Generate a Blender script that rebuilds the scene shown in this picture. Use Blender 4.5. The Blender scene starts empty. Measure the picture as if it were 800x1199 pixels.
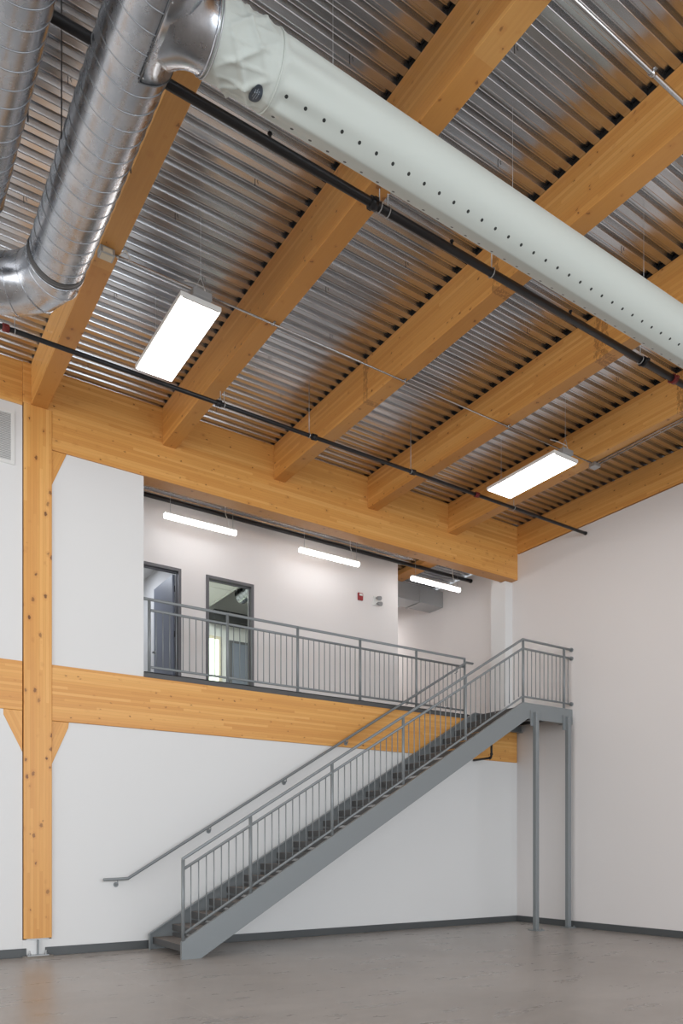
import bpy, bmesh, math, random
from mathutils import Vector, Matrix
random.seed(7)
PI = math.pi
S = bpy.context.scene
COL = S.collection

# ------------------------------------------------------------------ camera
cd = bpy.data.cameras.new('camera')
cam = bpy.data.objects.new('camera', cd); COL.objects.link(cam); S.camera = cam
cd.sensor_fit = 'HORIZONTAL'; cd.sensor_width = 36.0
cd.lens = 885.0 / 800.0 * 36.0
cd.shift_y = 396.2 / 800.0
cd.clip_end = 200
cam.location = (-10.917, -10.309, 1.37)
cam.rotation_euler = (PI/2, 0, math.radians(56.439 - 90))

# ------------------------------------------------------------------ world, daylight, exposure
W = bpy.data.worlds.new('world'); S.world = W; W.use_nodes = True
bg = W.node_tree.nodes['Background']
bg.inputs[0].default_value = (0.90, 0.95, 1.0, 1); bg.inputs[1].default_value = 0.60

def area(name, loc, rot, sx, sy, power, colour):
    l = bpy.data.lights.new(name, 'AREA'); l.shape = 'RECTANGLE'; l.size = sx; l.size_y = sy
    l.energy = power; l.color = colour
    o = bpy.data.objects.new(name, l); COL.objects.link(o); o.location = loc; o.rotation_euler = rot
    return o
# daylight through the tall glazing behind the camera and along the left side
area('window_daylight_front', (-8.0, -19.0, 3.7), (PI/2, 0, 0), 15, 4.8, 1450, (0.91, 0.97, 1.03))
area('window_daylight_side', (-19.0, -7.5, 4.4), (PI/2, 0, -PI/2), 13, 5.0, 700, (1.0, 0.965, 0.94))

S.view_settings.view_transform = 'Standard'; S.view_settings.look = 'None'
S.view_settings.gamma = 1.0; S.view_settings.use_curve_mapping = False
S.view_settings.exposure = -0.07
S.cycles.max_bounces = 7; S.cycles.diffuse_bounces = 4; S.cycles.glossy_bounces = 4
S.cycles.use_denoising = True
S.cycles.sample_clamp_indirect = 6

# ------------------------------------------------------------------ materials
def lin(r, g, b):
    f = lambda c: (c/255/12.92) if c/255 <= 0.04045 else ((c/255+0.055)/1.055)**2.4
    return (f(r), f(g), f(b), 1)

def mat(name, col, rough=0.6, metal=0.0, emit=None, es=0):
    m = bpy.data.materials.new(name); m.use_nodes = True
    b = m.node_tree.nodes['Principled BSDF']
    b.inputs['Base Color'].default_value = col
    b.inputs['Roughness'].default_value = rough; b.inputs['Metallic'].default_value = metal
    if emit:
        b.inputs['Emission Color'].default_value = emit; b.inputs['Emission Strength'].default_value = es
    return m

class NT:
    def __init__(s, m): s.m = m; s.t = m.node_tree; s.b = s.t.nodes['Principled BSDF']
    def n(s, ty, **kw):
        o = s.t.nodes.new(ty)
        for k, v in kw.items(): setattr(o, k, v)
        return o
    def l(s, a, b): s.t.links.new(a, b)
    def math(s, op, a, b=None, c=None):
        o = s.n('ShaderNodeMath', operation=op)
        for i, v in enumerate((a, b, c)):
            if v is None: continue
            if isinstance(v, (int, float)): o.inputs[i].default_value = v
            else: s.l(v, o.inputs[i])
        return o.outputs[0]
    def ramp(s, fac, stops):
        o = s.n('ShaderNodeValToRGB'); e = o.color_ramp.elements
        while len(e) < len(stops): e.new(0.5)
        for i, (p, c) in enumerate(stops): e[i].position = p; e[i].color = c
        s.l(fac, o.inputs[0]); return o.outputs[0]
    def mix(s, fac, a, b, mode='MIX'):
        o = s.n('ShaderNodeMix', data_type='RGBA', blend_type=mode)
        for sock, v in ((o.inputs[0], fac), (o.inputs[6], a), (o.inputs[7], b)):
            if isinstance(v, (int, float)): sock.default_value = v
            elif isinstance(v, tuple): sock.default_value = v
            else: s.l(v, sock)
        return o.outputs[2]
    def coord(s, scale=(1, 1, 1), off=None, kind='Object'):
        tc = s.n('ShaderNodeTexCoord'); mp = s.n('ShaderNodeMapping')
        mp.inputs['Scale'].default_value = scale
        s.l(tc.outputs[kind], mp.inputs['Vector'])
        if off is not None: s.l(off, mp.inputs['Location'])
        return mp.outputs[0]
    def noise(s, vec, scale, detail=4, rough=0.55):
        o = s.n('ShaderNodeTexNoise'); o.inputs['Scale'].default_value = scale
        o.inputs['Detail'].default_value = detail; o.inputs['Roughness'].default_value = rough
        s.l(vec, o.inputs['Vector']); return o.outputs[0]
    def bump(s, h, strength, dist=0.01):
        o = s.n('ShaderNodeBump'); o.inputs['Strength'].default_value = strength
        o.inputs['Distance'].default_value = dist
        s.l(h, o.inputs['Height']); s.l(o.outputs[0], s.b.inputs['Normal'])

def wood_mat():
    """glued laminated timber; local X is the grain, laminations stacked in local Z"""
    m = mat('glulam', lin(226, 160, 80), 0.45); t = NT(m)
    oi = t.n('ShaderNodeObjectInfo')
    cmb = t.n('ShaderNodeCombineXYZ')
    t.l(t.math('MULTIPLY', oi.outputs['Random'], 37.0), cmb.inputs[0])
    v = t.coord(off=cmb.outputs[0])
    sp = t.n('ShaderNodeSeparateXYZ'); t.l(v, sp.inputs[0])
    lam = t.math('FLOOR', t.math('DIVIDE', sp.outputs[2], 0.0385))
    # boards in one lamination end at staggered finger joints
    wn0 = t.n('ShaderNodeTexWhiteNoise', noise_dimensions='1D'); t.l(lam, wn0.inputs['W'])
    seg = t.math('FLOOR', t.math('ADD', t.math('DIVIDE', sp.outputs[0], 2.6), t.math('MULTIPLY', wn0.outputs[0], 5)))
    wn = t.n('ShaderNodeTexWhiteNoise', noise_dimensions='2D')
    c2 = t.n('ShaderNodeCombineXYZ'); t.l(lam, c2.inputs[0]); t.l(seg, c2.inputs[1]); t.l(c2.outputs[0], wn.inputs['Vector'])
    base = t.ramp(wn.outputs[0], [(0, lin(217, 154, 80)), (0.5, lin(226, 166, 90)), (1, lin(236, 181, 106))])
    g = t.n('ShaderNodeMapping'); g.inputs['Scale'].default_value = (1.2, 26, 26); t.l(v, g.inputs['Vector'])
    # offset the grain per lamination
    ad = t.n('ShaderNodeVectorMath', operation='ADD'); t.l(g.outputs[0], ad.inputs[0])
    c3 = t.n('ShaderNodeCombineXYZ'); t.l(t.math('MULTIPLY', wn.outputs[0], 13.0), c3.inputs[0]); t.l(c3.outputs[0], ad.inputs[1])
    gr = t.noise(ad.outputs[0], 1.6, 6, 0.6)
    col = t.mix(t.math('MULTIPLY', t.math('SUBTRACT', gr, 0.35), 0.75), base, lin(198, 134, 68))
    # thin glue lines
    fr = t.math('FRACT', t.math('DIVIDE', sp.outputs[2], 0.0385))
    line = t.math('LESS_THAN', fr, 0.05)
    col = t.mix(t.math('MULTIPLY', line, 0.35), col, lin(150, 92, 40))
    # knots
    wv = t.n('ShaderNodeTexNoise'); wv.inputs['Scale'].default_value = 34.0; wv.inputs['Detail'].default_value = 2; t.l(v, wv.inputs['Vector'])
    wo = t.n('ShaderNodeVectorMath', operation='MULTIPLY_ADD'); t.l(wv.outputs['Color'], wo.inputs[0]); wo.inputs[1].default_value = (0.034, 0.034, 0.034); t.l(v, wo.inputs[2])
    kv = t.n('ShaderNodeMapping'); kv.inputs['Scale'].default_value = (6.4, 7.5, 10.0); t.l(wo.outputs[0], kv.inputs['Vector'])
    vo = t.n('ShaderNodeTexVoronoi'); vo.inputs['Scale'].default_value = 1.0; t.l(kv.outputs[0], vo.inputs['Vector'])
    sc = t.n('ShaderNodeSeparateColor'); t.l(vo.outputs['Color'], sc.inputs[0])
    sel = t.math('GREATER_THAN', sc.outputs[0], 0.04)
    rad = t.math('MULTIPLY_ADD', t.math('MULTIPLY', sc.outputs[1], sc.outputs[1]), 0.13, 0.075)
    kd = t.math('DIVIDE', vo.outputs['Distance'], rad)
    knot = t.ramp(kd, [(0.0, (1, 1, 1, 1)), (0.75, (1, 1, 1, 1)), (1.0, (0, 0, 0, 1))])
    halo = t.ramp(t.math('MULTIPLY', kd, 0.45), [(0.3, (1, 1, 1, 1)), (1.0, (0, 0, 0, 1))])
    col = t.mix(t.math('MULTIPLY', t.math('MULTIPLY', halo, sel), 0.30), col, lin(176, 100, 40))
    col = t.mix(t.math('MULTIPLY', t.math('MULTIPLY', knot, sel), t.math('MULTIPLY_ADD', sc.outputs[2], 0.5, 0.45)), col, lin(96, 54, 26))
    # dark water stains running down the side of a beam (position set per beam)
    raw = t.n('ShaderNodeTexCoord'); rs = t.n('ShaderNodeSeparateXYZ'); t.l(raw.outputs['Object'], rs.inputs[0])
    for nm in ('stain_a', 'stain_b'):
        at = t.n('ShaderNodeAttribute', attribute_type='OBJECT', attribute_name=nm)
        dd = t.math('ABSOLUTE', t.math('SUBTRACT', rs.outputs[0], at.outputs['Fac']))
        sn = t.noise(t.coord((9, 9, 5)), 4.0, 4, 0.7)
        msk = t.math('MULTIPLY', t.math('LESS_THAN', dd, t.math('MULTIPLY', sn, 0.085)), t.math('GREATER_THAN', sn, 0.47))
        msk = t.math('MULTIPLY', msk, t.math('GREATER_THAN', at.outputs['Fac'], 0.01))
        col = t.mix(t.math('MULTIPLY', msk, 0.5), col, lin(120, 74, 38))
    t.l(col, t.b.inputs['Base Color'])
    t.bump(gr, 0.06)
    return m

def deck_mat(name='galvanised_deck'):
    m = mat(name, lin(196, 194, 192), 0.3, 1.0); t = NT(m)
    v = t.coord((0.6, 3, 3)); n1 = t.noise(v, 2.2, 5)
    v2 = t.coord((0.25, 6, 6)); n2 = t.noise(v2, 2.0, 2)
    col = t.ramp(n1, [(0.25, lin(186, 187, 189)), (0.75, lin(216, 218, 221))])
    t.l(col, t.b.inputs['Base Color'])
    t.l(t.ramp(n2, [(0.3, (0.17,)*3+(1,)), (0.7, (0.27,)*3+(1,))]), t.b.inputs['Roughness'])
    t.bump(n2, 0.06, 0.01)
    return m

def duct_mat():
    m = mat('spiral_duct_galvanised', lin(176, 176, 178), 0.26, 1.0); t = NT(m)
    v = t.coord((1.0, 1.0, 1.0)); n1 = t.noise(v, 5.5, 6, 0.65)
    v2 = t.coord((4, 0.35, 4)); n2 = t.noise(v2, 1.2, 2)
    vv = t.n('ShaderNodeTexVoronoi'); vv.inputs['Scale'].default_value = 38; t.l(v, vv.inputs['Vector'])
    sc = t.n('ShaderNodeSeparateColor'); t.l(vv.outputs['Color'], sc.inputs[0])
    col = t.ramp(n1, [(0.25, lin(160, 164, 170)), (0.75, lin(200, 203, 208))])
    col = t.mix(t.math('MULTIPLY', sc.outputs[0], 0.12), col, lin(140, 143, 148))
    t.l(col, t.b.inputs['Base Color'])
    t.l(t.ramp(n1, [(0.3, (0.20,)*3+(1,)), (0.7, (0.34,)*3+(1,))]), t.b.inputs['Roughness'])
    t.bump(n2, 0.05, 0.02)
    return m

def concrete_mat():
    m = mat('polished_concrete', lin(150, 142, 136), 0.28); t = NT(m)
    v = t.coord((1, 1, 1)); a = t.noise(v, 0.55, 6, 0.6); b = t.noise(t.coord((1.0, 2.6, 1)), 1.5, 8, 0.68)
    c = t.noise(v, 9.0, 4, 0.6)
    f = t.math('ADD', t.math('MULTIPLY', a, 0.5), t.math('MULTIPLY', b, 0.5))
    col = t.ramp(f, [(0.28, lin(136, 128, 122)), (0.5, lin(163, 155, 148)), (0.72, lin(190, 183, 177))])
    col = t.mix(t.math('MULTIPLY', c, 0.25), col, lin(128, 118, 110))
    # saw-cut control joints
    sp = t.n('ShaderNodeSeparateXYZ'); t.l(v, sp.inputs[0])
    jx = t.math('LESS_THAN', t.math('ABSOLUTE', t.math('ADD', sp.outputs[0], 8.35)), 0.007)
    col = t.mix(t.math('MULTIPLY', jx, 0.35), col, lin(186, 178, 170))
    t.l(col, t.b.inputs['Base Color'])
    t.l(t.ramp(b, [(0.3, (0.24,)*3+(1,)), (0.75, (0.40,)*3+(1,))]), t.b.inputs['Roughness'])
    t.bump(c, 0.03)
    return m

def paint_mat(name, c, rough=0.75):
    m = mat(name, lin(*c), rough); t = NT(m)
    n = t.noise(t.coord((1, 1, 1)), 0.8, 3); col = t.mix(t.math('MULTIPLY', n, 0.10), lin(*c), lin(*(int(k*0.95) for k in c)))
    t.l(col, t.b.inputs['Base Color']); t.bump(t.noise(t.coord(), 260, 2), 0.03, 0.002)
    return m

WOOD = wood_mat(); DECK = deck_mat(); DUCT = duct_mat(); CONC = concrete_mat()
SEAM = mat('duct_lock_seam', lin(150, 152, 155), 0.45, 0.9)
WHITE = paint_mat('white_wall_paint', (226, 226, 225))
WARMW = paint_mat('warm_white_wall_paint', (230, 226, 224))
STEEL = mat('grey_painted_steel', lin(131, 136, 138), 0.42, 0.15)
STEELD = mat('dark_tread_steel', lin(84, 84, 84), 0.5, 0.1)
TREADM = mat('tread_surface', lin(120, 112, 106), 0.6)
BLACK = mat('black_iron_pipe', lin(36, 36, 38), 0.38, 0.3)
RIBSHADE = mat('rib_void_shade_black', lin(26, 25, 25), 0.95)  # black that paints the darkness inside the deck ribs
BASEB = mat('dark_rubber_baseboard', lin(80, 83, 84), 0.45)
GALV = mat('zinc_conduit', lin(190, 190, 190), 0.25, 1.0)
GALVD = mat('dull_zinc', lin(178, 180, 181), 0.45, 0.7)
REDC = mat('red_coupling_paint', lin(120, 34, 34), 0.5)
WHITEP = mat('white_enamel', lin(225, 225, 222), 0.4)
TAPE = mat('grey_duct_sealant', lin(92, 92, 92), 0.8)
LAMP = mat('led_diffuser', (1, 1, 1, 1), 0.5, 0, (1.0, 0.985, 0.96, 1), 9.0)
LAMPC = mat('led_diffuser_corridor', (1, 1, 1, 1), 0.5, 0, (1.0, 0.965, 0.955, 1), 11.0)
FRAME = mat('dark_grey_door_frame', lin(104, 104, 108), 0.45)
LEAF = mat('blue_grey_door_paint', lin(128, 134, 148), 0.45)
SCREW = mat('dark_screw', lin(50, 50, 50), 0.6, 0.4)
GROUT = mat('rough_grout', lin(128, 122, 114), 0.95)
GRILLE = mat('white_grille', lin(214, 214, 212), 0.5)
TILE = mat('ceiling_tile', lin(232, 232, 230), 0.8)
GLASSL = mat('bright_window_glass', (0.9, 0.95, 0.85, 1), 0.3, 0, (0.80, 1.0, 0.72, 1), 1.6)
CREAM = mat('cream_window_frame', lin(216, 206, 184), 0.5)
DARKV = mat('dark_plenum', lin(60, 60, 62), 0.9)
RED = mat('red_alarm_plastic', lin(150, 50, 55), 0.4)
GREYP = mat('grey_plastic', lin(150, 150, 150), 0.4)

# ------------------------------------------------------------------ mesh helpers
class MB:
    def __init__(s): s.v = []; s.f = []; s.sm = []
    def box(s, x0, x1, y0, y1, z0, z1):
        n = len(s.v)
        s.v += [(x, y, z) for x in (x0, x1) for y in (y0, y1) for z in (z0, z1)]
        for q in ((0, 1, 3, 2), (4, 6, 7, 5), (0, 4, 5, 1), (2, 3, 7, 6), (0, 2, 6, 4), (1, 5, 7, 3)):
            s.f.append(tuple(n+i for i in q)); s.sm.append(False)
        return s
    def prism(s, pts, axis, a, b):
        """closed polygon pts (2D) extruded along axis from a to b. axis 'y': pts are (x,z); 'x': (y,z); 'z': (x,y)"""
        n = len(s.v); k = len(pts)
        def mk(p, t): return {'y': (p[0], t, p[1]), 'x': (t, p[0], p[1]), 'z': (p[0], p[1], t)}[axis]
        s.v += [mk(p, a) for p in pts] + [mk(p, b) for p in pts]
        s.f.append(tuple(n+i for i in range(k))); s.f.append(tuple(n+k+i for i in reversed(range(k)))); s.sm += [False]*2
        for i in range(k):
            j = (i+1) % k; s.f.append((n+i, n+k+i, n+k+j, n+j)); s.sm.append(False)
        return s
    def tube(s, pts, r, seg=12, cap=True, rads=None):
        pts = [Vector(p) for p in pts]; n0 = len(s.v); N = len(pts)
        d0 = (pts[1]-pts[0]).normalized()
        up = Vector((0, 0, 1)) if abs(d0.z) < 0.9 else Vector((1, 0, 0))
        a = d0.cross(up).normalized(); b = d0.cross(a).normalized()
        pd = d0
        for i, p in enumerate(pts):
            if i == 0: d = d0
            elif i == N-1: d = (pts[i]-pts[i-1]).normalized()
            else: d = ((pts[i]-pts[i-1]).normalized() + (pts[i+1]-pts[i]).normalized()).normalized()
            q = pd.rotation_difference(d); a = q @ a; b = q @ b; pd = d
            k = 1.0
            if 0 < i < N-1:
                c = (pts[i]-pts[i-1]).normalized().dot(d); k = 1.0/max(c, 0.5)
            rr = rads[i] if rads else r
            bend = None
            if 0 < i < N-1:
                e = (pts[i+1]-pts[i]).normalized() - (pts[i]-pts[i-1]).normalized()
                if e.length > 1e-4: bend = e.normalized()
            for j in range(seg):
                t = 2*PI*j/seg; o = a*math.cos(t)*rr + b*math.sin(t)*rr
                if bend is not None: o = o + bend*(o.dot(bend))*(k-1)
                s.v.append(tuple(p+o))
        for i in range(N-1):
            for j in range(seg):
                j2 = (j+1) % seg; A = n0+i*seg
                s.f.append((A+j, A+seg+j, A+seg+j2, A+j2)); s.sm.append(True)
        if cap:
            s.f.append(tuple(n0+j for j in range(seg))); s.sm.append(False)
            s.f.append(tuple(n0+(N-1)*seg+j for j in reversed(range(seg)))); s.sm.append(False)
        return s
    def ring(s, c, axis, R, r, seg=24, ms=8):
        """torus"""
        c = Vector(c); ax = Vector(axis).normalized()
        u = ax.cross(Vector((0, 0, 1)) if abs(ax.z) < 0.9 else Vector((1, 0, 0))).normalized(); w = ax.cross(u)
        n0 = len(s.v)
        for i in range(seg):
            t = 2*PI*i/seg; d = u*math.cos(t)+w*math.sin(t)
            for j in range(ms):
                q = 2*PI*j/ms; s.v.append(tuple(c+d*(R+r*math.cos(q))+ax*r*math.sin(q)))
        for i in range(seg):
            for j in range(ms):
                i2 = (i+1) % seg; j2 = (j+1) % ms
                s.f.append((n0+i*ms+j, n0+i2*ms+j, n0+i2*ms+j2, n0+i*ms+j2)); s.sm.append(True)
        return s
    def build(s, name, m, parent=None, loc=(0, 0, 0), rot=None, bevel=0):
        me = bpy.data.meshes.new(name); me.from_pydata(s.v, [], s.f); me.update()
        bm = bmesh.new(); bm.from_mesh(me); bmesh.ops.recalc_face_normals(bm, faces=bm.faces); bm.to_mesh(me); bm.free()
        me.polygons.foreach_set('use_smooth', s.sm)
        for mm in (m if isinstance(m, (list, tuple)) else [m]): me.materials.append(mm)
        o = bpy.data.objects.new(name, me); COL.objects.link(o); o.location = loc
        if rot: o.rotation_euler = rot
        if parent: o.parent = parent
        if bevel:
            md = o.modifiers.new('bevel', 'BEVEL'); md.width = bevel; md.segments = 2; md.limit_method = 'ANGLE'
        return o

def tag(o, label=None, cat=None, group=None, kind=None):
    if label: o['label'] = label
    if cat: o['category'] = cat
    if group: o['group'] = group
    if kind: o['kind'] = kind
    return o
def empty(name, loc, label, cat, group=None):
    o = bpy.data.objects.new(name, None); COL.objects.link(o); o.location = loc; o.empty_display_size = 0.1
    return tag(o, label, cat, group)
def struct(o): o['kind'] = 'structure'; return o

FZ = 3.85            # mezzanine floor level
DZ = 7.62            # underside of the roof deck
Y1 = 1.50            # corridor wall face

# ------------------------------------------------------------------ floor, walls
struct(MB().box(-19, 0.3, -19, 0.25, -0.2, 0).build('floor', CONC))
for _p in ([(-19, 0), (-8.976, 0), (-8.976, 2.629), (-9.201, 3.09), (-9.201, 3.159), (-19, 3.159)],
           [(-8.619, 0), (-0.001, 0), (-0.001, 3.059), (-8.399, 3.059), (-8.409, 2.985), (-8.619, 2.489)],
           [(-8.975, 0), (-8.62, 0), (-8.62, 0.221), (-8.975, 0.221)],
           [(-19, 3.791), (-8.976, 3.791), (-8.976, 7.059), (-19, 7.059)],
           [(-8.619, 3.791), (-7.39, 3.791), (-7.39, 6.589), (-8.429, 6.589), (-8.619, 6.129)]):
    struct(MB().prism(_p, 'y', 0.0, 0.2).build('wall_back', WHITE))
struct(MB().box(0, 0.3, -19, 6.5, 0, 7.08).build('wall_right', WARMW))
# drywall pier under the end of the girder
struct(MB().box(-0.20, -0.001, 0.12, 0.50, FZ, 6.58).box(-0.20, -0.001, 0.27, 0.5, 6.58, 7.09).build('wall_pier', WHITE))
struct(MB().box(-12, -0.001, 0.19, 6.5, 3.6, FZ).box(-7.389, -0.001, 0.0, 0.19, 3.81, FZ).build('floor_mezzanine', CONC))

# corridor wall with two door openings
D1 = (-7.22, -6.25); D2 = (-5.81, -4.92); DT = 5.99
struct(MB().box(-12, D1[0], Y1, Y1+.12, FZ, 7.09).box(D1[1], D2[0], Y1, Y1+.12, FZ, 7.09).box(D2[1], -1.75, Y1, Y1+.12, FZ, 7.09)
       .box(D1[0], D1[1], Y1, Y1+.12, DT, 7.09).box(D2[0], D2[1], Y1, Y1+.12, DT, 7.09)
       .box(-1.87, -1.75, Y1+.12, 4.9, FZ, 7.09).build('wall_corridor', WARMW))
struct(MB().box(-12, -1.87, 4.9, 5.0, FZ, 7.09).box(-6.06, -5.96, Y1+.12, 4.9, FZ, 7.09).build('wall_rooms', WHITE))
struct(MB().box(-12, 0, 6.5, 6.6, FZ, 7.09).build('wall_far', WARMW))

# baseboards
def bb(name, *a): struct(MB().box(*a).build(name, BASEB, bevel=0.004))
bb('baseboard_back', -8.70, -0.012, -0.012, -0.0005, 0, 0.115)
bb('baseboard_left', -19, -8.93, -0.012, -0.0005, 0, 0.115)
bb('baseboard_right', -0.012, -0.0005, -19, -0.0005, 0, 0.115)

# ------------------------------------------------------------------ roof deck
def deck(name, x0, x1, y0, y1, z, m, pitch=0.155, depth=0.050):
    """ribs run along X"""
    pr = []; y = y1
    while y > y0:
        pr += [(y-0.003, z+0.001), (y-0.006, z), (y-0.062, z), (y-0.065, z+0.001), (y-0.068, z+0.004),
               (y-0.084, z+depth-0.004), (y-0.087, z+depth-0.001), (y-0.090, z+depth), (y-0.133, z+depth), (y-0.136, z+depth-0.001), (y-0.139, z+depth-0.004), (y-0.153, z+0.004)]; y -= pitch
    mb = MB(); n = len(pr)
    mb.v = [(x0, p[0], p[1]) for p in pr] + [(x1, p[0], p[1]) for p in pr]
    mb.f = [(i, i+1, n+i+1, n+i) for i in range(n-1)]; mb.sm = [False]*(n-1)
    k = len(mb.v)
    mb.box(x0, x1, y0, y1, z+depth+0.02, z+depth+0.14)
    return struct(mb.build(name, m))
ceil = deck('ceiling', -19, 0.28, -19, 0.24, DZ, DECK)
ceil2 = deck('ceiling_mezzanine', -12, -0.0, 0.26, 6.5, 7.10, DECK)

# screw tips poking down through the deck
def screw_tip(x, y, z):
    MB().tube([(x, y, z+0.01), (x+0.004, y, z-0.045)], 0.0035, 6).tube([(x+0.02, y-0.01, z), (x+0.03, y-0.012, z-0.02)], 0.003, 5).build('screw_tip', SCREW, ceil)
for bx_ in (-9.7, -7.95, -6.2, -4.4, -2.65):
    for k in range(9):
        screw_tip(bx_ + random.uniform(-0.12, 0.12) + (0.35 if k % 2 else -0.3), 0.24-0.155*round(4+k*4.6)-0.036 , DZ)

# ------------------------------------------------------------------ timber
def timber(name, L, Wd, H, loc, rot, label, cat, group=None, bevel=0.006):
    """local X length from 0, local Y width centred, local Z height from 0"""
    o = MB().box(0, L, -Wd/2, Wd/2, 0, H).build(name, WOOD, None, loc, rot, bevel)
    return tag(o, label, cat, group)
RB = 7.09
BX = [(-8.775, 'glulam roof beam at the left, ending above the timber column'),
      (-7.025, 'glulam roof beam crossing just right of the large lit ceiling light'),
      (-5.245, 'glulam roof beam meeting the girder between the first and second corridor strip lights'),
      (-3.465, 'glulam roof beam meeting the girder just right of the second corridor strip light'),
      (-1.685, 'glulam roof beam directly behind the smaller far ceiling light')]
STAIN = {-5.245: (2.44, 4.73), -3.465: (4.60, 4.70), -1.685: (4.52, 0.0)}
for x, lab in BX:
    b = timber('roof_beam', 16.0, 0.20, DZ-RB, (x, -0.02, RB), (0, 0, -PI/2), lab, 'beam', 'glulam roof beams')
    b['stain_a'], b['stain_b'] = STAIN.get(x, (0.0, 0.0))
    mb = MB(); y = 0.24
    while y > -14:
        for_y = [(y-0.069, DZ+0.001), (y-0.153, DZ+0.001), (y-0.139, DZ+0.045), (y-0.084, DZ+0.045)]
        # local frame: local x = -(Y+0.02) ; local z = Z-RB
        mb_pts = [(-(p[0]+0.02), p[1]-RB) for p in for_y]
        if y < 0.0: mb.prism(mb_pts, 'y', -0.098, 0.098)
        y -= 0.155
    mb.build('rib_shade_fill', RIBSHADE, b)  # black prisms standing in for the shade in the rib voids over the beam
b = timber('roof_beam', 16.0, 0.20, DZ-RB, (0.08, -0.02, RB), (0, 0, -PI/2), 'glulam roof beam running along the top of the right wall', 'beam', 'glulam roof beams')
gir = timber('girder', 8.619, 0.26, DZ-6.59, (-8.62, 0.11, 6.59), None, 'deep glulam girder spanning above the mezzanine opening', 'beam')
gir.data.clear_geometry()
_g = MB().prism([(0, 0), (8.619, 0), (8.619, DZ-6.59), (-0.354, DZ-6.59), (-0.354, 7.095-6.59), (0, 7.095-6.59)], 'y', -0.13, 0.13)
gir.data.from_pydata(_g.v, [], _g.f); gir.data.materials.clear() if False else None
timber('girder', 10.0, 0.24, DZ-7.06, (-18.975, 0.11, 7.06), None, 'shallower glulam girder left of the timber column, above the wall grille', 'beam')
timber('ledger_beam', 8.60, 0.21, 3.79-3.06, (-8.62, 0.085, 3.06), None, 'glulam floor beam below the mezzanine railing, behind the stairs', 'beam')
timber('ledger_beam', 10.0, 0.20, 3.79-3.16, (-18.975, 0.09, 3.16), None, 'glulam floor beam left of the timber column at mid height', 'beam')
# column: local X is vertical
c = MB().box(0, 7.09-0.235, -0.11, 0.11, 0, 0.345).build('timber_column', WOOD, bevel=0.006)
tag(c, 'tall glulam column standing at the left against the white wall', 'column')
# local X (the grain) points up, local Z (the laminations) runs along the wall
c.matrix_world = Matrix(((0, 0, 1, -8.965), (0, -1, 0, 0.08), (1, 0, 0, 0.235), (0, 0, 0, 1)))
def base_part(mb, name, m):
    o = mb.build(name, m); o.parent = c; o.matrix_parent_inverse = c.matrix_world.inverted(); return o
base_part(MB().box(-8.93, -8.655, -0.02, 0.18, 0.222, 0.234), 'cap_plate', GALVD)
base_part(MB().box(-8.80, -8.785, -0.012, -0.001, 0.03, 0.222).box(-8.80, -8.785, -0.05, -0.012, 0.03, 0.222), 'knife_plate', STEEL)
base_part(MB().box(-8.93, -8.67, -0.10, -0.001, 0.012, 0.03), 'base_plate', GALVD)
gm = MB(); 
ang = [i*2*PI/18 for i in range(18)]
gm.prism([(-8.80+0.185*math.cos(a)*(1+random.uniform(-.1, .1)), -0.075+0.072*math.sin(a)) for a in ang], 'z', 0.0, 0.02)
base_part(gm, 'grout_pad', GROUT)
for bxx in (-8.90, -8.70):
    base_part(MB().tube([(bxx, -0.06, 0.03), (bxx, -0.06, 0.085)], 0.009, 8).tube([(bxx, -0.06, 0.031), (bxx, -0.06, 0.05)], 0.018, 6), 'anchor_bolt', GALVD)

def brace(pts, label):
    # local X along the diagonal
    o = MB().prism(pts, 'y', -0.008, 0.19).build('knee_brace', WOOD, bevel=0.004)
    # re-origin with the grain (local X) along the diagonal edge
    p, q = pts[-2], pts[-1]
    a = math.atan2(q[1]-p[1], q[0]-p[0]); M = Matrix.Translation((p[0], 0, p[1])) @ Matrix.Rotation(-a, 4, 'Y')
    o.data.transform(M.inverted()); o.matrix_world = M
    return tag(o, label, 'brace', 'timber knee braces on the column')
brace([(-8.618, 3.058), (-8.40, 3.058), (-8.41, 2.985), (-8.618, 2.49)], 'small timber knee brace under the floor beam, right side of the column')
brace([(-8.977, 3.158), (-9.20, 3.158), (-9.20, 3.09), (-8.977, 2.63)], 'small timber knee brace under the floor beam, left side of the column')
brace([(-8.618, 6.588), (-8.43, 6.588), (-8.618, 6.13)], 'small timber knee brace under the big girder at the column top')

# ------------------------------------------------------------------ mezzanine edge
tr = MB().box(-7.389, -1.27, -0.028, -0.021, 3.785, 3.862).box(-7.389, -1.27, -0.028, 0.05, 3.8505, 3.862).build('trim_1', STEELD); struct(tr)

# wall grille at the far left
g = empty('wall_grille', (-9.4, 0, 6.3), 'white louvred air grille high on the wall left of the timber column', 'air grille')
def rel(mb, name, m, parent, bevel=0):
    root = parent
    while root.parent: root = root.parent
    mb.v = [(v[0]-root.location[0], v[1]-root.location[1], v[2]-root.location[2]) for v in mb.v]
    return mb.build(name, m, parent, bevel=bevel)
rel(MB().box(-9.95, -9.07, -0.016, -0.001, 6.905, 6.95).box(-9.95, -9.07, -0.016, -0.001, 6.265, 6.31).box(-9.115, -9.07, -0.016, -0.001, 6.31, 6.905).box(-9.95, -9.905, -0.016, -0.001, 6.31, 6.905), 'grille_frame', WHITEP, g, 0.003)
mb = MB()
for i in range(29):
    z = 6.315+i*0.0205; mb.prism([(-0.013, z), (-0.012, z-0.003), (-0.003, z+0.012), (-0.004, z+0.015)], 'x', -9.905, -9.115)
rel(mb, 'louvres', GRILLE, g)
rel(MB().box(-9.905, -9.115, -0.0025, -0.001, 6.31, 6.905), 'backing', GREYP, g)

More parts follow.
